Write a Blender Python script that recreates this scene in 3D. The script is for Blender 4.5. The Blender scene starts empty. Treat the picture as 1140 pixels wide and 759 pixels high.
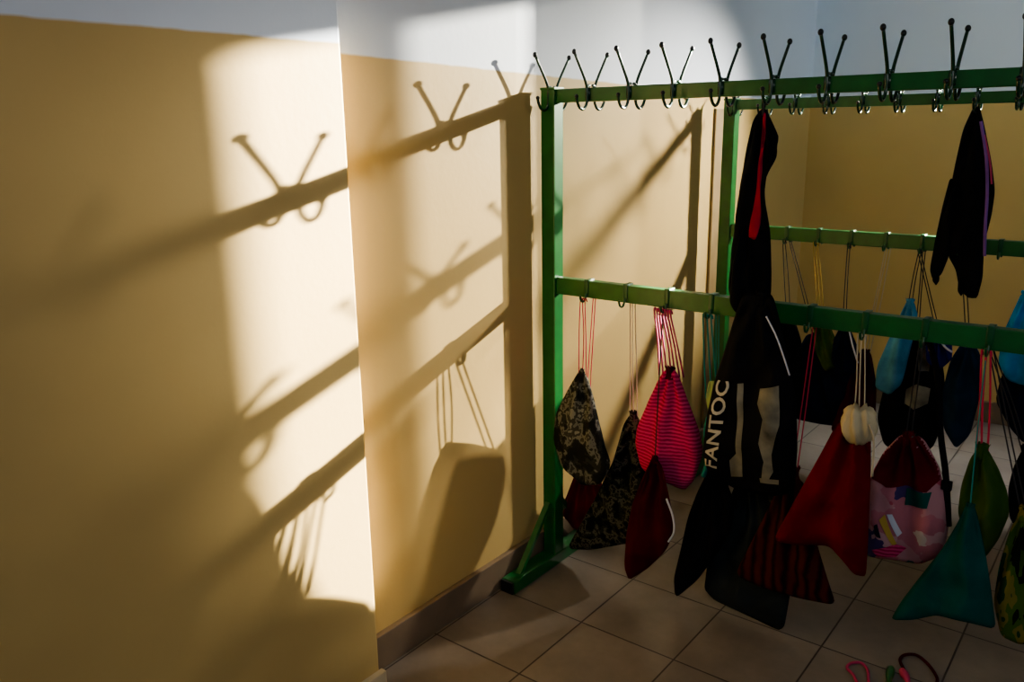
import bpy, bmesh, math, random
from mathutils import Vector, noise
from mathutils.bvhtree import BVHTree
from mathutils.geometry import delaunay_2d_cdt

sc = bpy.context.scene
COL = sc.collection
random.seed(4)

# ------------------------------------------------------------------ camera
FOC, PITCH, YAW, ROLL = 934.4, 0.25032, 0.66739, -0.0158128
CAM = Vector((0, 0, 1.5))
FW = Vector((-math.sin(YAW)*math.cos(PITCH), math.cos(YAW)*math.cos(PITCH), -math.sin(PITCH)))
r0 = Vector((math.cos(YAW), math.sin(YAW), 0)); u0 = r0.cross(FW)
RT = r0*math.cos(ROLL) + u0*math.sin(ROLL)
UP = u0*math.cos(ROLL) - r0*math.sin(ROLL)
def ray(px, py): return (RT*(px-570) + UP*(379.5-py) + FW*FOC).normalized()
def at(px, py, Y):
    d = ray(px, py); return CAM + d*((Y-CAM.y)/d.y)
def on_floor(px, py, z=0.0):
    d = ray(px, py); return CAM + d*((z-CAM.z)/d.z)

cd = bpy.data.cameras.new('camera'); cam = bpy.data.objects.new('camera', cd); COL.objects.link(cam)
cd.sensor_width = 36; cd.lens = FOC*36/1140; cd.clip_start = .02
from mathutils import Matrix
M = Matrix((RT, UP, -FW)).transposed().to_4x4(); M.translation = CAM
cam.matrix_world = M
sc.camera = cam

# ------------------------------------------------------------------ materials
def lin(c):
    return tuple((v/255/12.92 if v/255 <= .04045 else ((v/255+.055)/1.055)**2.4) for v in c)
class NT:
    def __init__(s, name, rough=.6, spec=.3):
        s.m = bpy.data.materials.new(name); s.m.use_nodes = True
        s.n = s.m.node_tree.nodes; s.l = s.m.node_tree.links
        s.b = s.n['Principled BSDF']; s.b.inputs['Roughness'].default_value = rough
        s.b.inputs['Specular IOR Level'].default_value = spec
    def add(s, t, **k):
        n = s.n.new(t)
        for a, v in k.items(): setattr(n, a, v)
        return n
    def coord(s, scale=(1, 1, 1), rot=(0, 0, 0)):
        t = s.add('ShaderNodeTexCoord'); mp = s.add('ShaderNodeMapping')
        mp.inputs['Scale'].default_value = scale; mp.inputs['Rotation'].default_value = rot
        s.l.new(t.outputs['Object'], mp.inputs['Vector']); return mp.outputs['Vector']
    def noise(s, v, scale, detail=4, rough=.5):
        n = s.add('ShaderNodeTexNoise'); n.inputs['Scale'].default_value = scale
        n.inputs['Detail'].default_value = detail; n.inputs['Roughness'].default_value = rough
        s.l.new(v, n.inputs['Vector']); return n.outputs['Fac']
    def ramp(s, f, stops, interp='LINEAR'):
        r = s.add('ShaderNodeValToRGB'); e = r.color_ramp.elements; r.color_ramp.interpolation = interp
        while len(e) < len(stops): e.new(.5)
        for el, (p, c) in zip(e, stops): el.position = p; el.color = (*c, 1)
        s.l.new(f, r.inputs['Fac']); return r.outputs['Color']
    def color(s, o): s.l.new(o, s.b.inputs['Base Color'])
    def bump(s, h, st=.2, d=.01):
        b = s.add('ShaderNodeBump'); b.inputs['Strength'].default_value = st; b.inputs['Distance'].default_value = d
        s.l.new(h, b.inputs['Height']); s.l.new(b.outputs['Normal'], s.b.inputs['Normal'])
def mul(c, k): return tuple(min(1, v*k) for v in c)
def cloth(name, c, var=.25, rough=.85, bump=.25, scale=60, sheen=0.0):
    t = NT(name, rough, .05); v = t.coord(); f = t.noise(v, 9, 5)
    t.color(t.ramp(f, [(.3, mul(c, 1-var)), (.7, mul(c, 1+var))]))
    t.bump(t.noise(v, scale*6, 2), bump, .002)
    return t.m

BEIGE = (.57, .40, .16); WHITE = (.69, .74, .83)
def wall_mat(name, z0, slope, y0):
    t = NT(name, .55, .25); v = t.coord()
    sep = t.add('ShaderNodeSeparateXYZ'); t.l.new(v, sep.inputs[0])
    a = t.add('ShaderNodeMath', operation='MULTIPLY_ADD'); a.inputs[1].default_value = -slope; a.inputs[2].default_value = -(z0-slope*y0)
    t.l.new(sep.outputs['Y'], a.inputs[0])
    b = t.add('ShaderNodeMath', operation='ADD'); t.l.new(a.outputs[0], b.inputs[0]); t.l.new(sep.outputs['Z'], b.inputs[1])
    w = t.add('ShaderNodeMath', operation='MULTIPLY_ADD'); w.inputs[1].default_value = .006; w.inputs[2].default_value = -.003
    t.l.new(t.noise(v, 14, 2), w.inputs[0])
    b2 = t.add('ShaderNodeMath', operation='ADD'); t.l.new(b.outputs[0], b2.inputs[0]); t.l.new(w.outputs[0], b2.inputs[1])
    mr = t.add('ShaderNodeMapRange'); mr.inputs['From Min'].default_value = -.003; mr.inputs['From Max'].default_value = .003
    t.l.new(b2.outputs[0], mr.inputs['Value'])
    lo = t.ramp(t.noise(v, 2.2, 5), [(.3, mul(BEIGE, .93)), (.7, mul(BEIGE, 1.05))])
    hi = t.ramp(t.noise(v, 1.8, 5), [(.3, mul(WHITE, .95)), (.7, WHITE)])
    mx = t.add('ShaderNodeMix', data_type='RGBA')
    t.l.new(mr.outputs[0], mx.inputs['Factor']); t.l.new(lo, mx.inputs['A']); t.l.new(hi, mx.inputs['B'])
    t.color(mx.outputs['Result'])
    t.bump(t.noise(v, 45, 6), .12, .004)
    return t.m
m_wall_front = wall_mat('wall_paint_front', 1.69, .0, 1.3)
m_wall_rec = wall_mat('wall_paint_recess', 1.676, -.027, 1.4)
m_wall_far = wall_mat('wall_paint_far', 1.588, 0, 0)

def tile_mat():
    t = NT('floor_tiles', .42, .4); v = t.coord()
    mp = t.add('ShaderNodeMapping'); mp.inputs['Location'].default_value = (1.275+.318*6, -1.945+.318*8, 0)
    t.l.new(v, mp.inputs['Vector'])
    br = t.add('ShaderNodeTexBrick', offset=0.0, squash=1.0)
    br.inputs['Scale'].default_value = 1; br.inputs['Brick Width'].default_value = .318; br.inputs['Row Height'].default_value = .318
    br.inputs['Mortar Size'].default_value = .0028; br.inputs['Mortar Smooth'].default_value = .2
    br.inputs['Color1'].default_value = (.20, .17, .145, 1); br.inputs['Color2'].default_value = (.225, .192, .165, 1); br.inputs['Mortar'].default_value = (.05, .036, .029, 1)
    t.l.new(mp.outputs['Vector'], br.inputs['Vector'])
    mx = t.add('ShaderNodeMix', data_type='RGBA', blend_type='MULTIPLY'); mx.inputs['Factor'].default_value = 1
    t.l.new(br.outputs['Color'], mx.inputs['A']); t.l.new(t.ramp(t.noise(v, 5, 6, .65), [(.25, (.72, .7, .68)), (.75, (1.1, 1.1, 1.1))]), mx.inputs['B'])
    t.color(mx.outputs['Result'])
    inv = t.add('ShaderNodeMath', operation='SUBTRACT'); inv.inputs[0].default_value = 1; t.l.new(br.outputs['Fac'], inv.inputs[1])
    t.bump(inv.outputs[0], .5, .003)
    return t.m
m_floor = tile_mat()
def plain(name, c, rough=.5, spec=.4, metal=0, var=.1, nscale=12):
    t = NT(name, rough, spec); t.b.inputs['Metallic'].default_value = metal; v = t.coord()
    t.color(t.ramp(t.noise(v, nscale, 4), [(.3, mul(c, 1-var)), (.7, mul(c, 1+var))])); return t.m
m_base = plain('baseboard_tile', (.20, .14, .09), .5)
m_base_top = plain('front_base_paint', (.62, .50, .32), .5)
m_green = plain('green_enamel', (.009, .105, .022), .33, .5, var=.15, nscale=25)
m_hook = plain('dark_green_hook', (.004, .036, .016), .22, .6)
m_hook2 = plain('green_hook', (.006, .075, .022), .3, .5)
m_tip = plain('black_tip', (.006, .008, .009), .35, .4)
m_frame = plain('window_frame_paint', (.5, .5, .5), .5)
m_painted_shadow = plain('painted_shadow_brown', (.27, .185, .085), .6)  # shadow tone for the strip on the left wall
m_ceil = plain('ceiling_paint', (.6, .6, .62), .9)

# ------------------------------------------------------------------ object helpers
def obj(name, bm, mat, parent=None, smooth=False, loc=None):
    me = bpy.data.meshes.new(name)
    bmesh.ops.recalc_face_normals(bm, faces=bm.faces)
    bm.to_mesh(me); bm.free()
    if smooth:
        for p in me.polygons: p.use_smooth = True
    if mat: me.materials.append(mat)
    o = bpy.data.objects.new(name, me); COL.objects.link(o)
    if parent: o.parent = parent
    if loc: o.location = loc
    return o
def empty(name, loc, label, cat, group=None):
    o = bpy.data.objects.new(name, None); COL.objects.link(o); o.location = loc; o.empty_display_size = .05
    o['label'] = label; o['category'] = cat
    if group: o['group'] = group
    return o
def bx(bm, lo, hi, bev=0):
    r = bmesh.ops.create_cube(bm, size=1)
    vs = r['verts']
    for v in vs:
        v.co = Vector([(lo[i]+hi[i])/2 + v.co[i]*(hi[i]-lo[i]) for i in range(3)])
    if bev:
        es = list({e for v in vs for e in v.link_edges})
        bmesh.ops.bevel(bm, geom=es, offset=bev, segments=2, affect='EDGES', profile=.6)
def box(lo, hi, bev=0):
    bm = bmesh.new(); bx(bm, lo, hi, bev); return bm
def catmull(pts, n=6):
    P = [Vector(p) for p in pts]
    if len(P) < 3: return P
    Q = [P[0]*2-P[1]] + P + [P[-1]*2-P[-2]]; out = []
    for i in range(1, len(Q)-2):
        a, b, c, d = Q[i-1:i+3]
        for k in range(n):
            t = k/n
            out.append(.5*((2*b) + (c-a)*t + (2*a-5*b+4*c-d)*t*t + (3*b-3*c+d-a)*t**3))
    out.append(P[-1]); return out
def tube(bm, pts, r, seg=8, smooth=True, n=6):
    pts = catmull(pts, n) if smooth else [Vector(p) for p in pts]
    rings = []; prev = None
    for i, p in enumerate(pts):
        d = (pts[min(i+1, len(pts)-1)] - pts[max(i-1, 0)]).normalized()
        if prev is None:
            a = d.orthogonal().normalized()
        else:
            a = (prev - d*prev.dot(d)).normalized()
        prev = a; b = d.cross(a)
        rr = r(i/(len(pts)-1)) if callable(r) else r
        rings.append([bm.verts.new(p + (a*math.cos(2*math.pi*k/seg) + b*math.sin(2*math.pi*k/seg))*rr) for k in range(seg)])
    for A, B in zip(rings, rings[1:]):
        for k in range(seg): bm.faces.new((A[k], A[(k+1) % seg], B[(k+1) % seg], B[k]))
    bm.faces.new(rings[0][::-1]); bm.faces.new(rings[-1])
def ball(bm, c, r, u=10, v=7, sc_=(1, 1, 1)):
    q = bmesh.ops.create_uvsphere(bm, u_segments=u, v_segments=v, radius=r)
    for w in q['verts']: w.co = Vector((w.co.x*sc_[0], w.co.y*sc_[1], w.co.z*sc_[2])) + Vector(c)
def struct(name, bm, mat):
    o = obj(name, bm, mat); o['kind'] = 'structure'; return o

# ------------------------------------------------------------------ room
XR, XF, YE, YF, ZT = -1.62, -1.555, 1.357, 4.68, 2.9
struct('floor', box((-2.2, -1.5, -.1), (3.2, 5.2, 0)), m_floor)
struct('wall_left', box((-1.95, YE-.05, 0), (XR, YF+.2, ZT)), m_wall_rec)
struct('wall_left_front', box((-1.95, -1.5, 0), (XF, YE, ZT), .006), m_wall_front)
# far wall with a window opening past the right edge of the picture
WX0, WX1, WZ0, WZ1 = -.62, -.103, 1.55, 2.36
WT = .03
bm = bmesh.new()
bx(bm, (XR-.1, YF, 0), (WX0, YF+WT, ZT)); bx(bm, (WX1, YF, 0), (3.2, YF+WT, ZT))
bx(bm, (WX0, YF, 0), (WX1, YF+WT, WZ0)); bx(bm, (WX0, YF, WZ1), (WX1, YF+WT, ZT))
struct('wall_far', bm, m_wall_far)
bm = bmesh.new()
bx(bm, (-.262, YF+.01, WZ0), (-.198, YF+.025, WZ1)); 
for a, b in ((WX0, WX0+.008), (WX1-.008, WX1)): bx(bm, (a, YF+.01, WZ0), (b, YF+.025, WZ1))
bx(bm, (WX0, YF+.01, WZ0), (WX1, YF+.025, WZ0+.03)); bx(bm, (WX0, YF+.01, WZ1-.03), (WX1, YF+.025, WZ1))
win = struct('window_1', bm, m_frame)
for k, (a, b, tr) in enumerate(((WX0+.008, -.395, .12), (-.393, -.262, .40))):  # unseen panes, added to dim the sun on parts of the left wall
    t = NT('sun_dimming_pane'); tb = t.add('ShaderNodeBsdfTransparent'); tb.inputs['Color'].default_value = (tr, tr*.99, tr*.96, 1)
    t.l.new(tb.outputs[0], t.n['Material Output'].inputs['Surface'])
    obj('sun_dimming_pane', box((a, YF+.012, WZ0+.03), (b, YF+.014, WZ1-.03)), t.m, win)
struct('ceiling', box((-2.0, -1.5, ZT), (3.2, 5.0, ZT+.1)), m_ceil)
bm = box((XR, YE, 0), (XR+.02, YF, .108), .004); struct('baseboard_left', bm, m_base)
bm = box((XR, YF-.02, 0), (3.2, YF, .108), .004); struct('baseboard_far', bm, m_base)
bm = box((XF, -1.5, 0), (XF+.02, YE+.008, .05), .003); struct('baseboard_left_front', bm, m_base_top)
struct('painted_shadow_1', box((XR, 3.485, .108), (XR+.012, 3.565, 1.56), .003), m_painted_shadow)  # thin strip in shadow colour, standing for a shadow on the wall

# ------------------------------------------------------------------ racks
def make_rack(Y, x0, x1, zt, zm, label, n_top, dx_first, pitch=.1405, prong=1.0):
    root = empty('coat_rack', (x0, Y, 0), label, 'coat rack')
    o = Vector((x0, Y, 0))
    L = x1-x0
    for xx in (0, L-.05):
        p = obj('post', box((xx, -.025, .02), (xx+.05, .025, zt-.002), .003), m_green, root)
        obj('post_cap', box((xx-.002, -.027, zt-.004), (xx+.052, .027, zt+.004), .002), m_green, p)
        bm = box((xx-.002, -.26, 0), (xx+.052, .26, .045), .004)
        f = obj('foot', bm, m_green, root)
        for s in (-1, 1):
            obj('foot_cap', box((xx, s*.263-.006, .002), (xx+.05, s*.263+.006, .043), .002), m_tip, f)
        for s in (-1, 1):
            bm = bmesh.new()
            tube(bm, [(xx+.025, s*.20, .04), (xx+.025, s*.03, .235)], .013, 4, False)
            obj('brace', bm, m_green, root)
    obj('top_rail', box((.05, -.015, zt-.042), (L-.05, .015, zt-.002), .003), m_green, root)
    obj('middle_rail', box((.05, -.016, zm-.028), (L-.05, .016, zm+.026), .003), m_green, root)
    # hook prototypes
    def hook_bm():
        bm = bmesh.new(); z = zt-.02
        for s in (-1, 1):
            tube(bm, [(0, s*.008, z+.024), (0, s*.019, z+.022), (0, s*.022, z+.005), (0, s*.021, z-.02)], .0045, 8)
            tube(bm, [(0, s*.019, z+.012), (0, s*(.022+.012*prong), z+.012+.03*prong), (0, s*.088, z+.012+.100*prong)], lambda t: .0046-.0006*t, 8)
            tube(bm, [(0, s*.021, z-.012), (0, s*.024, z-.030), (0, s*.040, z-.044), (0, s*.060, z-.040), (0, s*.074, z-.022), (0, s*.077, z-.010)], .0042, 8)
        bx(bm, (-.008, -.0185, z-.016), (.008, -.0155, z+.018)); bx(bm, (-.008, .0155, z-.016), (.008, .0185, z+.018))
        return bm
    def tip_bm(s, up):
        bm = bmesh.new(); z = zt-.02
        if up: ball(bm, (0, s*.090, z+.012+.103*prong), .0068, sc_=(1, 1.05, 1.2))
        else: ball(bm, (0, s*.077, z-.008), .0062)
        return bm
    hk = obj('coat_hook', hook_bm(), m_hook, root, True)
    tips = [obj('ball_tip', tip_bm(s, u), m_tip, hk, True) for s in (-1, 1) for u in (0, 1)]
    def mid_bm():
        bm = bmesh.new(); z = zm
        bx(bm, (-.008, -.0185, z-.02), (.008, .0185, z+.030), .002)
        for s in (-1, 1):
            tube(bm, [(0, s*.018, z-.014), (0, s*.024, z-.030), (0, s*.034, z-.037), (0, s*.046, z-.033), (0, s*.052, z-.022), (0, s*.052, z-.015)], .0034, 8)
        return bm
    mh = obj('bag_hook', mid_bm(), m_hook2, root, True)
    xs = [dx_first+pitch*i for i in range(n_top)]
    for i, x in enumerate(xs):
        if i == 0:
            hk.location.x = x; mh.location.x = xs[1]
            continue
        c = hk.copy(); COL.objects.link(c); c.parent = root; c.location.x = x
        for t in tips:
            d = t.copy(); COL.objects.link(d); d.parent = c
        if i >= 2:
            c = mh.copy(); COL.objects.link(c); c.parent = root; c.location.x = x
    return root, [x0+x for x in xs]
Y1, Y2 = 2.205, 3.42
ZT1, ZM1 = 1.610, 1.000
ZT2, ZM2 = 1.594, 1.055
rack1, HX = make_rack(Y1, -1.590, .45, ZT1, ZM1, 'green metal coat rack in front, its end post close to the left wall', 10, .027)
rack2, HX2 = make_rack(Y2, -1.535, .50, ZT2, ZM2, 'second green metal coat rack standing farther back behind the front one', 11, .039, .1285, .62)

# ------------------------------------------------------------------ fabrics
m_black = cloth('black_fabric', (.006, .006, .008), .3, .75)
m_black2 = cloth('black_shiny_fabric', (.006, .006, .008), .3, .6, .15)
m_char = cloth('charcoal_fabric', (.022, .027, .028), .3)
m_navy = cloth('navy_fabric', (.006, .010, .028), .3)
m_slate = cloth('slate_blue_fabric', (.012, .030, .060), .3)
m_blue = cloth('bright_blue_fabric', (.02, .26, .55), .35)
m_lblue = cloth('pale_blue_fabric', (.08, .27, .42), .4)
m_maroon = cloth('maroon_fabric', (.055, .005, .008), .35)
m_dred = cloth('dark_red_fabric', (.10, .007, .011), .3)
m_red = cloth('red_fabric', (.13, .006, .010), .25)
m_teal = cloth('teal_fabric', (.007, .070, .062), .3)
m_green_c = cloth('olive_green_fabric', (.035, .075, .015), .45)
m_cream = cloth('cream_lace', (.50, .42, .27), .25)
m_grey = cloth('grey_print', (.17, .16, .125), .75, scale=30)
m_letter = cloth('letter_print', (.40, .38, .35), .15)
m_cordw = plain('pale_cord', (.45, .38, .28), .8)
m_cordp = plain('pink_cord', (.42, .045, .12), .8)
m_cordr = plain('red_cord', (.5, .03, .07), .8)
m_cordd = plain('dark_cord', (.02, .018, .02), .8)
m_cordt = plain('teal_cord', (.01, .20, .17), .8)
m_cordy = plain('yellow_cord', (.45, .30, .06), .8)
m_purple = cloth('purple_piping', (.22, .10, .36), .2)
m_stripe = plain('white_piping', (.55, .55, .62), .6)
m_ltgreen = cloth('pale_green_tag', (.28, .36, .16), .2)

def patterned(name, stops, scale, kind='noise', rot=(0, 0, 0), stretch=(1, 1, 1), dist=0, interp='CONSTANT'):
    t = NT(name, .9, .05); v = t.coord(stretch, rot)
    if kind == 'noise': f = t.noise(v, scale, 3, .55)
    elif kind == 'voronoi':
        n = t.add('ShaderNodeTexVoronoi'); n.inputs['Scale'].default_value = scale
        w = t.add('ShaderNodeTexNoise'); w.inputs['Scale'].default_value = scale*1.3; t.l.new(v, w.inputs['Vector'])
        a = t.add('ShaderNodeVectorMath', operation='MULTIPLY_ADD'); a.inputs[1].default_value = (.07, .07, .07)
        t.l.new(w.outputs['Color'], a.inputs[0]); t.l.new(v, a.inputs[2]); t.l.new(a.outputs[0], n.inputs['Vector'])
        s = t.add('ShaderNodeSeparateXYZ'); t.l.new(n.outputs['Color'], s.inputs[0]); f = s.outputs[0]
    else:
        n = t.add('ShaderNodeTexWave', bands_direction=kind); n.inputs['Scale'].default_value = scale; n.inputs['Distortion'].default_value = dist
        n.inputs['Detail'].default_value = 2; n.inputs['Detail Scale'].default_value = 2
        t.l.new(v, n.inputs['Vector']); f = n.outputs['Fac']
    t.color(t.ramp(f, stops, interp))
    t.bump(t.noise(t.coord(), 260, 2), .25, .002)
    return t.m
m_camo = patterned('camouflage_fabric', [(0, (.018, .018, .015)), (.44, (.032, .034, .027)), (.50, (.15, .145, .115)), (.565, (.05, .048, .038)), (.63, (.19, .185, .15))], 24, stretch=(1, 1, .8))
m_camo2 = patterned('dark_camouflage_fabric', [(0, (.006, .006, .005)), (.46, (.022, .024, .017)), (.53, (.085, .083, .060)), (.59, (.014, .014, .012)), (.66, (.075, .068, .052))], 30)
m_pink = patterned('pink_striped_knit', [(0, (.26, .016, .06)), (.5, (.50, .032, .125)), (1, (.58, .07, .18))], 28, 'Z', interp='LINEAR', dist=1.5)
m_dstripe = patterned('dark_red_striped_fabric', [(0, (.016, .006, .006)), (.45, (.055, .008, .008)), (.8, (.075, .015, .010))], 10, 'X', interp='LINEAR', dist=2)
m_floral = patterned('pink_floral_fabric', [(0, (.40, .14, .17)), (.22, (.47, .26, .27)), (.36, (.05, .12, .10)), (.44, (.48, .40, .36)), (.56, (.38, .08, .11)), (.72, (.42, .20, .22)), (.90, (.06, .04, .12))], 17, 'voronoi')
m_multi = patterned('green_patterned_fabric', [(0, (.008, .012, .006)), (.42, (.06, .11, .02)), (.50, (.18, .15, .03)), (.57, (.02, .05, .02)), (.65, (.03, .20, .14))], 16, stretch=(1, 1, .35))
m_olive = patterned('olive_patterned_fabric', [(0, (.015, .03, .008)), (.45, (.035, .075, .015)), (.58, (.06, .09, .02)), (.70, (.12, .07, .02))], 11, interp='LINEAR', stretch=(1, 1, .5))

# ------------------------------------------------------------------ hanging cloth
def outline(px, Y, N=110, ch=2, q=.13):
    P = [at(x, y, Y) for x, y in px]; P = [Vector((p.x, p.z)) for p in P]
    for _ in range(ch):
        Q = []
        for a, b in zip(P, P[1:]+P[:1]): Q += [a.lerp(b, q), a.lerp(b, 1-q)]
        P = Q
    seg = [(b-a).length for a, b in zip(P, P[1:]+P[:1])]; T = sum(seg); out = []; i = 0; acc = 0
    for k in range(N):
        s = T*k/N
        while acc+seg[i] < s: acc += seg[i]; i += 1
        out.append(P[i].lerp(P[(i+1) % len(P)], (s-acc)/max(seg[i], 1e-9)))
    return out
def puff(px, Y, T, neck, origin, center=None, folds=9, amp=.011, seed=0, rings=16, lean=0.0):
    """a soft closed bag: front and back skins meeting in a seam along its outline, folds gathered towards its neck"""
    out = outline(px, Y); N = len(out)
    c = Vector((sum(p.x for p in out)/N, sum(p.y for p in out)/N))
    if center: q = at(*center, Y); c = Vector((q.x, q.z))
    nk = at(*neck, Y); nk = Vector((nk.x, nk.z+.03))
    zlo = min(p.y for p in out); zhi = max(p.y for p in out)
    bm = bmesh.new()
    def pos(p, r, s):
        q = c + (p-c)*r
        d = q-nk; ang = math.atan2(d.x, -d.y); L = d.length
        h = (zhi-q.y)/(zhi-zlo)
        prof = math.sqrt(max(0, 1-r**2.4))
        nz = noise.noise(Vector((q.x*9+seed*7.3, s*3+seed, q.y*7)))
        nz2 = noise.noise(Vector((q.x*25+seed*3.1, s*3+seed, q.y*16)))
        fo = math.sin(ang*folds*2.2+seed*2+nz*1.8)*amp*math.exp(-L/.42)*1.5 + nz*.018 + nz2*.009
        y = Y + lean*(h-.3) + s*(T*.5*prof*(.35+.65*min(1, h*1.5)) + fo*min(1, prof*1.25))
        return (q.x-origin.x, y-origin.y, q.y-origin.z)
    seam = [bm.verts.new(pos(p, 1, 0)) for p in out]
    for s in (-1, 1):
        prev = seam
        for k in range(1, rings):
            r = 1-(k/rings)
            r = r**.8
            cur = [bm.verts.new(pos(p, r, s)) for p in out]
            for i in range(N):
                bm.faces.new((prev[i], prev[(i+1) % N], cur[(i+1) % N], cur[i]))
            prev = cur
        cv = bm.verts.new(pos(c, 0, s))
        for i in range(N): bm.faces.new((prev[i], prev[(i+1) % N], cv))
    return bm
def bvh_of(o): return BVHTree.FromPolygons([v.co.copy() for v in o.data.vertices], [p.vertices[:] for p in o.data.polygons])
def patch(body, px, Y, mat, name, origin, parent, step=.008, off=.003):
    """a flat print lying on the front skin of a bag"""
    T = bvh_of(body)
    out = [Vector((q.x-origin.x, q.z-origin.z)) for q in (at(x, y, Y) for x, y in px)]
    n = len(out); pts = []
    for a, b in zip(out, out[1:]+out[:1]):
        m = max(1, int((b-a).length/step))
        pts += [a.lerp(b, k/m) for k in range(m)]
    nb = len(pts); x0, x1 = min(p.x for p in pts), max(p.x for p in pts); z0, z1 = min(p.y for p in pts), max(p.y for p in pts)
    x = x0+step/2
    while x < x1:
        z = z0+step/2
        while z < z1: pts.append(Vector((x, z))); z += step
        x += step
    V, E_, F_, *_ = delaunay_2d_cdt(pts, [], [list(range(nb))], 1, 1e-5)
    bm = bmesh.new(); vs = []
    for p in V:
        h = T.ray_cast(Vector((p.x, -1.5, p.y)), Vector((0, 1, 0)))
        y = h[0].y-off if h[0] else None
        vs.append((p, y))
    bv = [bm.verts.new((p.x, y if y is not None else 0, p.y)) for p, y in vs]
    for f in F_:
        if all(vs[i][1] is not None for i in f):
            try: bm.faces.new([bv[i] for i in f])
            except ValueError: pass
    for v in [v for v in bm.verts if not v.link_faces]: bm.verts.remove(v)
    return obj(name, bm, mat, parent, True)
def lettering(body, text, p0, p1, height_px, Y, mat, origin, parent):
    cu = bpy.data.curves.new('letters', 'FONT'); cu.body = text; cu.size = 1; cu.extrude = 0; cu.offset = .02; cu.resolution_u = 3
    tmp = bpy.data.objects.new('letters', cu); COL.objects.link(tmp)
    bpy.context.view_layer.update()
    me = tmp.evaluated_get(bpy.context.evaluated_depsgraph_get()).to_mesh()
    co = [v.co.copy() for v in me.vertices]; fs = [p.vertices[:] for p in me.polygons]
    tmp.to_mesh_clear(); COL.objects.unlink(tmp); bpy.data.objects.remove(tmp); bpy.data.curves.remove(cu)
    W = max(c.x for c in co); H = max(c.y for c in co)
    T = bvh_of(body)
    a, b = at(*p0, Y), at(*p1, Y)
    ax = Vector((b.x-a.x, b.z-a.z)); h = at(p0[0]-height_px, p0[1]-1.5, Y); up = Vector((h.x-a.x, h.z-a.z))
    bm = bmesh.new()
    for c in co:
        q = Vector((a.x-origin.x, a.z-origin.z)) + ax*(c.x/W) + up*(c.y/H)
        r = T.ray_cast(Vector((q.x, -1.5, q.y)), Vector((0, 1, 0)))
        bm.verts.new((q.x, (r[0].y if r[0] else 0)-.005, q.y))
    bm.verts.ensure_lookup_table()
    for f in fs:
        try: bm.faces.new([bm.verts[i] for i in f])
        except ValueError: pass
    bmesh.ops.subdivide_edges(bm, edges=bm.edges[:], cuts=1)
    return obj('lettering', bm, mat, parent)

def cords(root, origin, hook, neck, mat, n=2, r=.0022, spread=.012, sag=.006):
    hp = Vector(hook)-origin; nk = Vector(neck)-origin
    for i in range(n):
        s = (i-(n-1)/2)*spread
        bm = bmesh.new()
        top = hp+Vector((s*.8, -.0015*i, .0))
        bot = nk+Vector((s, .003*i, -.012))
        mid = top.lerp(bot, .5)+Vector((random.uniform(-sag, sag)*.5, random.uniform(-.003, .003), 0))
        over = top+Vector((0, .010, -.006))
        tube(bm, [over, top+Vector((0, .004, .003)), top+Vector((0, -.003, -.004)), mid, bot], r, 6)
        obj('cord', bm, mat, root, True)
def tuft(origin, neck_pt, r, h, mat, root, name='gathered_neck', seed=0):
    bm = bmesh.new(); rows = 6; N = 28; R = []
    for i in range(rows):
        t = i/(rows-1)
        rad = r*(1-.45*math.sin(t*math.pi*.62)+.35*t*t)
        R.append([bm.verts.new(Vector(neck_pt)-origin+Vector((math.cos(2*math.pi*k/N)*rad*(1+.18*math.sin(k*math.pi/2+seed)), math.sin(2*math.pi*k/N)*rad*.8*(1+.18*math.sin(k*math.pi/2+seed)), -h*.5+h*t+.004*math.sin(k*1.9)*t))) for k in range(N)])
    for A, B in zip(R, R[1:]):
        for k in range(N): bm.faces.new((A[k], A[(k+1) % N], B[(k+1) % N], B[k]))
    bm.faces.new(R[0][::-1]); bm.faces.new(R[-1])
    return obj(name, bm, mat, root, True)

def hookpt(rack, i, side):
    if rack == 1: return Vector((HX[i], Y1+side*.034, ZM1-.032))
    return Vector((HX2[i], Y2+side*.034, ZM2-.032))
def bag(name, label, cat, rack, hi, side, Y, T, px, neck, mat, cordmat, ncord=2, cordr=.0017, center=None, group='drawstring bags on the front rack', neck_r=.016, tuft_mat=None, **k):
    hp = hookpt(rack, hi, side)
    root = empty(name, hp, label, cat, group)
    origin = hp
    body = obj('bag_body', puff(px, Y, T, neck, origin, center, **k), mat, root, True)
    nk = at(*neck, Y)
    cords(root, origin, hp, nk, cordmat, ncord, cordr)
    if neck_r: tuft(origin, nk, neck_r, neck_r*2.2, tuft_mat or mat, root, seed=k.get('seed', 0))
    return root, body, origin
G2 = 'drawstring bags on the back rack'

# ---- front rack, from the left wall outwards
bag('drawstring_bag', 'small dark red bag corner peeking out low behind the camouflage bags, next to the post', 'bag', 1, 1, 1, 2.30, .05,
    [(643, 520), (624, 569), (640, 590), (668, 592), (678, 560), (664, 522)], (650, 522), m_dred, m_cordr, 2, seed=1, neck_r=.012)
bag('drawstring_bag', 'pale camouflage diamond-shaped bag closest to the green end post', 'bag', 1, 1, -1, 2.165, .055,
    [(648, 407), (633, 432), (618, 462), (616, 492), (628, 522), (648, 540), (668, 540), (680, 520), (672, 495), (663, 455), (655, 424)], (648, 414), m_camo, m_cordr, 3, seed=2, folds=6, neck_r=.008)
bag('drawstring_bag', 'dark camouflage bag with a wide bottom, second along from the post', 'bag', 1, 2, 1, 2.255, .06,
    [(705, 456), (694, 472), (684, 510), (664, 552), (645, 585), (631, 611), (660, 612), (690, 606), (712, 604), (722, 560), (720, 500), (714, 470)], (705, 463), m_camo2, m_cordw, 3, seed=3, neck_r=.014)
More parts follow.
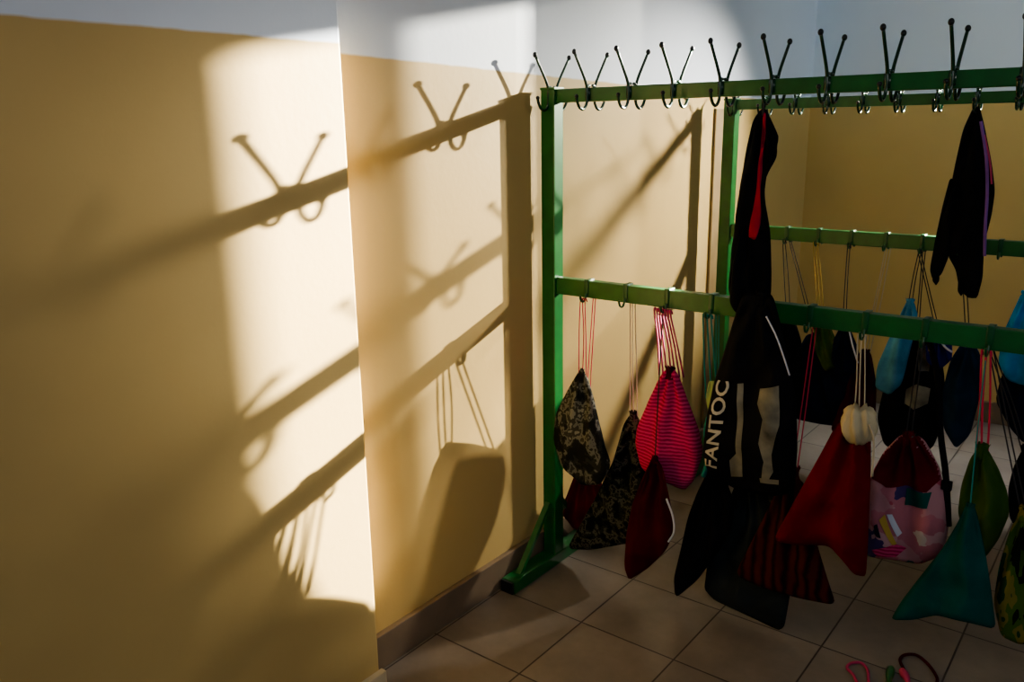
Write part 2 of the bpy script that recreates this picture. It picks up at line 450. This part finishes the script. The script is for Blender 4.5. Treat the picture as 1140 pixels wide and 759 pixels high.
D, Db, Do = bag('drawstring_bag', 'bright pink bag with fine stripes hanging on pink cords', 'bag', 1, 3, -1, 2.165, .08,
    [(742, 410), (734, 420), (722, 446), (711, 472), (708, 494), (714, 522), (738, 536), (762, 546), (773, 534), (783, 504), (777, 478), (764, 440), (756, 418), (750, 410)], (746, 415), m_pink, m_cordp, 7, .0024, seed=4, folds=7, amp=.009, neck_r=.016, tuft_mat=m_maroon)
E_, Eb, Eo = bag('drawstring_bag', 'dark maroon narrow bag hanging low under the pink bag', 'bag', 1, 3, -1, 2.095, .04,
    [(728, 505), (716, 530), (704, 560), (697, 595), (695, 632), (700, 646), (722, 632), (742, 612), (751, 590), (747, 562), (738, 520)], (729, 512), m_maroon, m_cordd, 1, seed=5, neck_r=.010)
bm = bmesh.new(); tube(bm, [at(742, 555, 2.077)-Eo, at(749, 575, 2.077)-Eo, at(750, 592, 2.077)-Eo, at(744, 603, 2.077)-Eo], .003, 6); obj('strap', bm, m_stripe, E_, True)
bag('drawstring_bag', 'plain black pointed bag hanging low below the big lettered bag', 'bag', 1, 4, 1, 2.185, .05,
    [(790, 520), (776, 548), (766, 575), (757, 615), (750, 645), (752, 666), (776, 646), (798, 616), (814, 590), (818, 560), (806, 528)], (796, 528), m_black, m_cordt, 2, seed=6, neck_r=.014)
Hh, _, _ = bag('drawstring_bag', 'charcoal bag with a square lower corner, lowest on the front rack', 'bag', 1, 5, 1, 2.245, .05,
    [(826, 520), (812, 556), (798, 590), (787, 630), (784, 656), (795, 668), (830, 684), (872, 704), (880, 660), (884, 600), (870, 540), (848, 520)], (838, 528), m_char, m_cordd, 2, seed=7)
bag('drawstring_bag', 'dark red striped bag, half hidden behind the plain red bag', 'bag', 1, 6, 1, 2.155, .045,
    [(874, 520), (858, 560), (838, 600), (818, 640), (850, 655), (890, 666), (931, 674), (920, 640), (908, 600), (898, 540)], (884, 526), m_dstripe, m_cordr, 2, seed=8)
# big lettered bag
Gr, Gb, Go = bag('gym_bag', 'large black glossy bag with white lettering up its side', 'gym bag', 1, 5, -1, 2.085, .08,
    [(828, 324), (818, 352), (806, 392), (795, 424), (786, 470), (782, 506), (790, 528), (822, 546), (862, 553), (884, 547), (888, 500), (886, 440), (878, 396), (868, 356), (860, 326)], (848, 332), m_black2, m_cordd, 2, .003, seed=9, folds=6, group='bags on the front rack')
lettering(Gb, 'FANTOC', (803, 519), (818, 421), 15.5, 2.085, m_letter, Go, Gr)
patch(Gb, [(826, 424), (832, 424), (833, 500), (830, 528), (817, 528), (818, 508), (826, 500)], 2.085, m_grey, 'printed_stripe', Go, Gr)
patch(Gb, [(850, 430), (872, 426), (873, 470), (866, 500), (867, 520), (858, 534), (852, 530), (858, 508), (852, 488), (856, 462), (848, 446)], 2.085, m_grey, 'printed_figure', Go, Gr)
patch(Gb, [(850, 528), (872, 530), (871, 536), (850, 534)], 2.085, m_grey, 'printed_ground_line', Go, Gr)
bm = bmesh.new(); tube(bm, [at(853, 352, 2.035)-Go, at(864, 374, 2.03)-Go, at(872, 396, 2.03)-Go, at(879, 418, 2.035)-Go], .0022, 6); obj('strap', bm, m_stripe, Gr, True)
# teal cords and tag between the pink and black bags
tg = empty('drawstring', hookpt(1, 4, -1), 'teal cords with a pale green tag between the pink bag and the lettered bag', 'drawstring')
oT = hookpt(1, 4, -1)
cords(tg, oT, oT, at(792, 440, 2.15), m_cordt, 3, .0024, .016)
bm = puff([(789, 424), (786, 440), (788, 458), (794, 462), (799, 440), (797, 424)], 2.15, .01, (793, 424), oT, amp=.002); obj('tag', bm, m_ltgreen, tg, True)
bm = bmesh.new(); tube(bm, [at(792, 455, 2.155)-oT, at(786, 480, 2.155)-oT, at(790, 505, 2.155)-oT, at(783, 530, 2.155)-oT], .008, 8); obj('loose_end', bm, m_cordt, tg, True)

K, Kb, Ko = bag('drawstring_bag', 'plain red bag with a cream frilled neck', 'bag', 1, 7, -1, 2.06, .07,
    [(946, 462), (930, 474), (912, 508), (886, 554), (860, 602), (890, 607), (922, 607), (938, 622), (952, 640), (964, 642), (966, 610), (969, 540), (970, 490), (964, 466)], (956, 470), m_red, m_cordw, 3, center=(938, 560), seed=10, folds=6, neck_r=0)
bm = bmesh.new(); rows = []
for i in range(9):
    t_ = i/8; rad = .036*(.55+.5*math.sin(math.pi*min(1, t_*1.05))**.7)+(.006 if t_ > .8 else 0)
    rows.append([bm.verts.new(at(956, 473, 2.055)-Ko+Vector((math.cos(2*math.pi*k/48)*rad*(1+(.10+.14*t_)*math.sin(k*math.pi/3+i*.35)+.05*math.sin(k*1.7)), math.sin(2*math.pi*k/48)*rad*(1+(.10+.14*t_)*math.sin(k*math.pi/3+i*.35)+.05*math.sin(k*1.7)), -.045+.09*t_+.006*math.sin(k*math.pi/4)*t_))) for k in range(48)])
for A, B in zip(rows, rows[1:]):
    for k in range(48): bm.faces.new((A[k], A[(k+1) % 48], B[(k+1) % 48], B[k]))
bm.faces.new(rows[0][::-1]); bm.faces.new(rows[-1]); obj('frilled_neck', bm, m_cream, K, True)
bm = bmesh.new(); tube(bm, [at(968, 472, 2.02)-Ko, at(973, 490, 2.02)-Ko, at(971, 530, 2.02)-Ko], .003, 6); obj('loose_end', bm, m_cordw, K, True)
Lr, Lb, Lo = bag('drawstring_bag', 'bag with a dark red top and pink floral lower half', 'bag', 1, 8, -1, 2.16, .075,
    [(1002, 484), (984, 502), (970, 528), (962, 560), (959, 600), (964, 619), (1000, 624), (1024, 628), (1050, 618), (1056, 590), (1054, 556), (1046, 520), (1030, 490), (1018, 482)], (1011, 488), m_floral, m_cordd, 2, seed=11, folds=6, tuft_mat=m_dred)
patch(Lb, [(1002, 484), (984, 502), (971, 530), (990, 538), (1010, 537), (1035, 543), (1049, 532), (1044, 514), (1030, 490), (1018, 482)], 2.16, m_dred, 'red_top_panel', Lo, Lr, .004)
patch(Lb, [(1012, 540), (1040, 544), (1036, 560), (1010, 558)], 2.16, m_teal, 'printed_patch', Lo, Lr, off=.004)
for i, (q, mm) in enumerate([([(984, 572), (990, 566), (1002, 600), (998, 602)], m_cordy), ([(992, 566), (998, 566), (1008, 588), (1003, 592)], m_stripe), ([(978, 578), (982, 576), (986, 592), (980, 590)], m_navy), ([(975, 606), (1000, 600), (1012, 606), (1000, 616), (980, 614)], m_pink)]):
    patch(Lb, q, 2.16, mm, 'printed_flower', Lo, Lr, .006, .004)
stp = empty('bag_strap', hookpt(1, 8, 1), 'long black strap hanging down beside the floral bag', 'strap')
oS = hookpt(1, 8, 1); bm = bmesh.new()
tube(bm, [Vector((0, .004, 0)), at(1044, 420, 2.17)-oS, at(1047, 480, 2.165)-oS, at(1053, 530, 2.16)-oS, at(1056, 585, 2.16)-oS], .0075, 8)
obj('webbing', bm, m_black, stp, True)
bm = bmesh.new(); q = at(1054, 540, 2.155)-oS; bx(bm, (q.x-.012, q.y-.006, q.z-.012), (q.x+.012, q.y+.006, q.z+.012), .003); obj('buckle', bm, m_black2, stp)
bag('drawstring_bag', 'olive green patterned bag hanging above and behind the teal bag', 'bag', 1, 9, -1, 2.16, .07,
    [(1090, 497), (1080, 510), (1070, 540), (1066, 570), (1078, 606), (1096, 622), (1112, 600), (1124, 572), (1122, 548), (1112, 522), (1100, 500)], (1093, 502), m_olive, m_cordr, 3, .0026, seed=12, folds=6)
bag('drawstring_bag', 'teal bag with flared bottom corners', 'bag', 1, 9, -1, 2.075, .055,
    [(1076, 560), (1066, 582), (1048, 612), (1024, 642), (1004, 668), (991, 690), (1016, 690), (1044, 684), (1078, 692), (1109, 701), (1104, 660), (1098, 620), (1090, 580), (1084, 560)], (1080, 566), m_teal, m_cordt, 1, seed=13, folds=6, neck_r=.010, center=(1064, 650))
bag('drawstring_bag', 'green and yellow patterned bag cut off by the right edge', 'bag', 1, 9, 1, 2.12, .05,
    [(1136, 566), (1124, 590), (1112, 630), (1106, 670), (1114, 708), (1136, 718), (1164, 712), (1174, 660), (1160, 590), (1148, 566)], (1142, 572), m_multi, m_cordd, 2, seed=14)
bag('drawstring_bag', 'black bag at the right edge above the green and yellow one', 'bag', 1, 9, 1, 2.23, .06,
    [(1138, 500), (1128, 520), (1122, 545), (1124, 580), (1150, 600), (1175, 580), (1165, 530), (1150, 500)], (1144, 505), m_black, m_cordd, 2, seed=15)

# ---- garments on the top hooks
def garment(name, label, hook, Y, px, neck, mat, T, center, seed, extra=()):
    root = empty(name, hook, label, 'jacket')
    o = Vector(hook)
    obj('garment_body', puff(px, Y, T, neck, o, center, seed=seed, folds=8, amp=.012), mat, root, True)
    bm = bmesh.new(); nk = at(*neck, Y)-o
    tube(bm, [Vector((0, .006, -.004)), Vector((0, -.002, .001)), Vector((0, -.006, -.006)), nk+Vector((0, -.004, -.01))], .003, 6)
    obj('hanging_loop', bm, m_cordd, root, True)
    return root, o
h6 = Vector((HX[5], Y1-.055, ZT1-.062))
J1, o1 = garment('jacket', 'black jacket with a red stripe hanging from the top rail above the lettered bag', h6, 2.15,
    [(848, 120), (838, 134), (830, 170), (823, 220), (816, 280), (811, 330), (826, 350), (846, 350), (858, 334), (858, 290), (855, 250), (851, 214), (855, 185), (868, 154), (860, 136), (853, 121)], (850, 124), m_black, .07, (840, 240), 21)
bm = puff([(850, 124), (847, 160), (844, 200), (838, 235), (833, 264), (841, 268), (846, 250), (846.5, 210), (850, 160), (853, 126)], 2.11, .012, (850, 124), o1, (845, 200), amp=.002); obj('red_stripe', bm, cloth('crimson_lining', (.34, .02, .045)), J1, True)
bm = puff([(824, 250), (817, 290), (812, 335), (820, 350), (834, 348), (838, 300), (836, 256)], 2.12, .045, (832, 250), o1, seed=5); obj('sleeve', bm, m_black, J1, True)
h2 = Vector((HX2[6]-.012, Y2-.055, ZT2-.062))
h2 = Vector((min(HX2, key=lambda x: abs(x-at(1089, 118, Y2).x)), Y2-.055, ZT2-.062))
J2, o2 = garment('jacket', 'black jacket with purple piping hanging from the back rack top rail', h2, 3.388,
    [(1084, 118), (1072, 144), (1063, 184), (1056, 220), (1048, 256), (1056, 286), (1064, 300), (1068, 322), (1078, 332), (1088, 332), (1094, 310), (1096, 270), (1104, 240), (1108, 212), (1104, 180), (1096, 140), (1091, 119)], (1087, 122), m_black, .035, (1078, 225), 22)
bm = puff([(1058, 196), (1050, 226), (1042, 262), (1035, 300), (1038, 311), (1048, 306), (1056, 286), (1066, 250), (1070, 210)], 3.382, .04, (1062, 196), o2, seed=7); s = obj('sleeve', bm, m_black, J2, True)
for i, (x, y) in enumerate([(1042, 316), (1070, 328)]):
    bm = puff([(x-3, y-20), (x-4, y-4), (x, y+2), (x+4, y-4), (x+3, y-20)], 3.384, .024, (x, y-20), o2); obj('cuff', bm, m_black, J2, True)
bm = bmesh.new(); tube(bm, [at(1092, 135, 3.335)-o2, at(1098, 175, 3.335)-o2, at(1099, 215, 3.335)-o2, at(1097, 250, 3.335)-o2, at(1096, 285, 3.335)-o2], .0055, 8); obj('piping', bm, m_purple, J2, True)
bm = bmesh.new(); tube(bm, [at(1096, 150, 3.335)-o2, at(1102, 180, 3.335)-o2, at(1104, 205, 3.335)-o2], .003, 8); obj('piping', bm, m_cordp, J2, True)

# ---- back rack
def b2(label, i, side, Y, T, px, neck, mat, cm, n=2, seed=0, **k):
    return bag('drawstring_bag', label, 'bag', 2, i, side, Y, T, px, neck, mat, cm, n, .0018, group=G2, seed=seed, **k)
def nearest2(px): 
    x = at(px, 262, Y2).x; return min(range(len(HX2)), key=lambda i: abs(HX2[i]-x))
b2('black bag just right of the lettered bag, on the back rack', nearest2(880), -1, 3.36, .08, [(872, 350), (862, 380), (860, 420), (868, 462), (886, 470), (896, 430), (892, 380), (884, 352)], (878, 354), m_black, m_cordd, 2, 31)
b2('wide dark navy bag on the back rack, above the pale floor', nearest2(885)+0, 1, 3.47, .10, [(898, 372), (888, 390), (882, 440), (884, 466), (912, 472), (946, 476), (956, 450), (950, 410), (934, 380), (914, 370)], (908, 376), m_navy, m_cordd, 2, 32)
b2('olive bag with a yellow cord on the back rack', nearest2(918), -1, 3.36, .06, [(912, 346), (906, 366), (908, 392), (918, 414), (932, 408), (932, 384), (922, 356)], (914, 350), m_olive, m_cordy, 3, 33)
r_, b_, o_ = b2('navy bag with white piping on the back rack beside the olive bag', nearest2(945), -1, 3.35, .06, [(936, 362), (927, 380), (926, 402), (938, 420), (954, 414), (956, 390), (946, 364)], (940, 366), m_navy, m_cordd, 2, 34)
bm = bmesh.new(); tube(bm, [at(945, 366, 3.305)-o_, at(949, 384, 3.30)-o_, at(955, 404, 3.305)-o_], .0035, 6); obj('piping', bm, m_stripe, r_, True)
b2('maroon bag on pale cords on the back rack behind the red bag', nearest2(972), 1, 3.45, .07, [(958, 388), (946, 420), (934, 452), (924, 480), (950, 494), (974, 480), (976, 430), (970, 392)], (964, 394), m_maroon, m_cordw, 3, 35)
b2('pale blue bag on the back rack, partly above the front middle rail', nearest2(1020), -1, 3.35, .08, [(1010, 334), (1002, 350), (990, 376), (976, 408), (974, 432), (990, 440), (1004, 428), (1014, 388), (1022, 352), (1018, 336)], (1013, 338), m_lblue, m_cordd, 2, 36)
r_, b_, o_ = b2('big black bag with grey print on the back rack', nearest2(1030), 1, 3.44, .11, [(1014, 364), (1000, 400), (984, 430), (976, 466), (984, 496), (1010, 504), (1038, 500), (1050, 470), (1052, 420), (1044, 380), (1028, 362)], (1021, 368), m_black, m_cordd, 2, 37)
patch(b_, [(1024, 388), (1034, 382), (1040, 396), (1036, 412), (1026, 410)], 3.44, m_grey, 'printed_patch', o_, r_)
patch(b_, [(1012, 430), (1024, 424), (1038, 430), (1036, 446), (1020, 452), (1010, 446)], 3.44, m_grey, 'printed_patch', o_, r_)
r_, b_, o_ = b2('small royal blue bag with a white cord under the front middle rail', nearest2(1045), -1, 3.34, .05, [(1042, 368), (1030, 384), (1032, 404), (1046, 412), (1060, 400), (1060, 382), (1052, 368)], (1046, 372), cloth('royal_blue_fabric', (.012, .016, .13), .3), m_cordd, 2, 38)
bm = bmesh.new(); tube(bm, [at(1045, 376, 3.29)-o_, at(1052, 386, 3.285)-o_, at(1060, 392, 3.29)-o_], .0045, 6); obj('white_cord', bm, m_stripe, r_, True)
b2('slate blue pointed bag on the back rack', nearest2(1085), 1, 3.42, .09, [(1072, 380), (1058, 400), (1048, 440), (1050, 476), (1064, 500), (1080, 484), (1090, 446), (1094, 400), (1084, 380)], (1078, 384), m_slate, m_cordd, 2, 39)
b2('bright blue bag at the right edge on the back rack', nearest2(1140), -1, 3.33, .08, [(1137, 326), (1128, 346), (1116, 372), (1111, 404), (1122, 424), (1150, 432), (1170, 410), (1164, 370), (1150, 336)], (1142, 330), m_blue, m_cordw, 2, 40)
b2('navy bag under the bright blue bag at the right edge', nearest2(1140), 1, 3.42, .09, [(1126, 400), (1114, 420), (1108, 446), (1124, 476), (1140, 494), (1165, 486), (1180, 440), (1170, 410), (1150, 398)], (1140, 404), m_navy, m_cordd, 2, 41)

# ---- cord on the floor
fr = empty('skipping_rope', on_floor(1000, 752), 'pink and red cord with a green bead lying on the floor tiles at the bottom', 'skipping rope')
of = on_floor(1000, 752)
def fl(pts, z=.006): return [on_floor(x, y, z)-of for x, y in pts]
bm = bmesh.new(); tube(bm, fl([(988, 764), (970, 772), (955, 760), (950, 751), (943, 743), (948, 738), (959, 738), (966, 746), (968, 762), (980, 775), (1000, 768)]), .0042, 8); obj('pink_cord', bm, m_cordp, fr, True)
bm = bmesh.new(); tube(bm, fl([(1008, 748), (1002, 735), (1007, 729), (1020, 729), (1032, 738), (1041, 750), (1043, 760), (1030, 775), (1012, 768)]), .0042, 8); obj('red_cord', bm, m_maroon, fr, True)
bm = bmesh.new(); tube(bm, fl([(992, 744), (990, 756), (992, 768)], .012), lambda t: .010+.002*math.sin(t*9), 10, n=4); obj('green_bead', bm, m_green, fr, True)
bm = bmesh.new(); tube(bm, fl([(1004, 746), (1010, 756), (1012, 768)], .012), lambda t: .009+.003*math.sin(t*7), 10, n=4); obj('handle', bm, m_cordp, fr, True)

# ------------------------------------------------------------------ light
w = bpy.data.worlds.new('world'); sc.world = w; w.use_nodes = True
bg = w.node_tree.nodes['Background']; bg.inputs['Color'].default_value = (.72, .83, 1.0, 1); bg.inputs['Strength'].default_value = .17
def aim(o, d): o.rotation_euler = Vector(d).to_track_quat('-Z', 'Y').to_euler()
def spot(name, loc, target, power, color, r, angle):
    l = bpy.data.lights.new(name, 'SPOT'); l.energy = power; l.color = color; l.shadow_soft_size = r
    l.spot_size = angle; l.spot_blend = .3
    o = bpy.data.objects.new(name, l); COL.objects.link(o); o.location = loc; aim(o, Vector(target)-Vector(loc)); return o
spot('sun_through_window', (1.2, 8.0, 2.95), (-.36, 4.68, 1.7), 50000, (1, .955, .84), .030, math.radians(50))
spot('sun_halo_through_window', (1.2, 8.0, 2.95), (-.36, 4.68, 1.7), 5000, (1, .955, .84), .19, math.radians(50))
g = spot('wall_fill_spot', (-.2, 4.55, 2.2), (-1.62, 2.98, 1.15), 620, (1, .955, .84), .075, math.radians(46)); g.data.spot_blend = 1  # added spot inside the room, brightens the wall between the rack posts
def area(name, loc, d, sx, sy, power, color):
    l = bpy.data.lights.new(name, 'AREA'); l.shape = 'RECTANGLE'; l.size = sx; l.size_y = sy; l.energy = power; l.color = color
    o = bpy.data.objects.new(name, l); COL.objects.link(o); o.location = loc; aim(o, d); return o
area('fill_light_right', (2.9, .8, 2.1), (-1, -.02, .03), 1.6, 1.0, 6.2, (1, .95, .86)).data.spread = math.radians(80)  # added fill from the right, lifts the left wall
area('fill_light_far_floor', (-.55, 3.95, 2.86), (0, 0, -1), 1.8, .4, 4.5, (.88, .94, 1)).data.spread = math.radians(34)  # added fill overhead, brightens the floor behind the racks
area('fill_light_behind_camera', (.9, -.6, 2.5), (-.35, 1, -.75), 1.6, 1.0, 5.5, (.86, .94, 1)).data.spread = math.radians(95)  # added fill behind the camera for bag fronts and near floor
area('fill_light_far_wall', (1.6, 3.0, 2.4), (-2.3, 1.7, -.6), .8, .8, 4.5, (.82, .96, 1)).data.spread = math.radians(70)  # added cool fill aimed at the far wall
sc.view_settings.view_transform = 'AgX'
sc.view_settings.look = 'AgX - Medium High Contrast'
sc.view_settings.exposure = 0
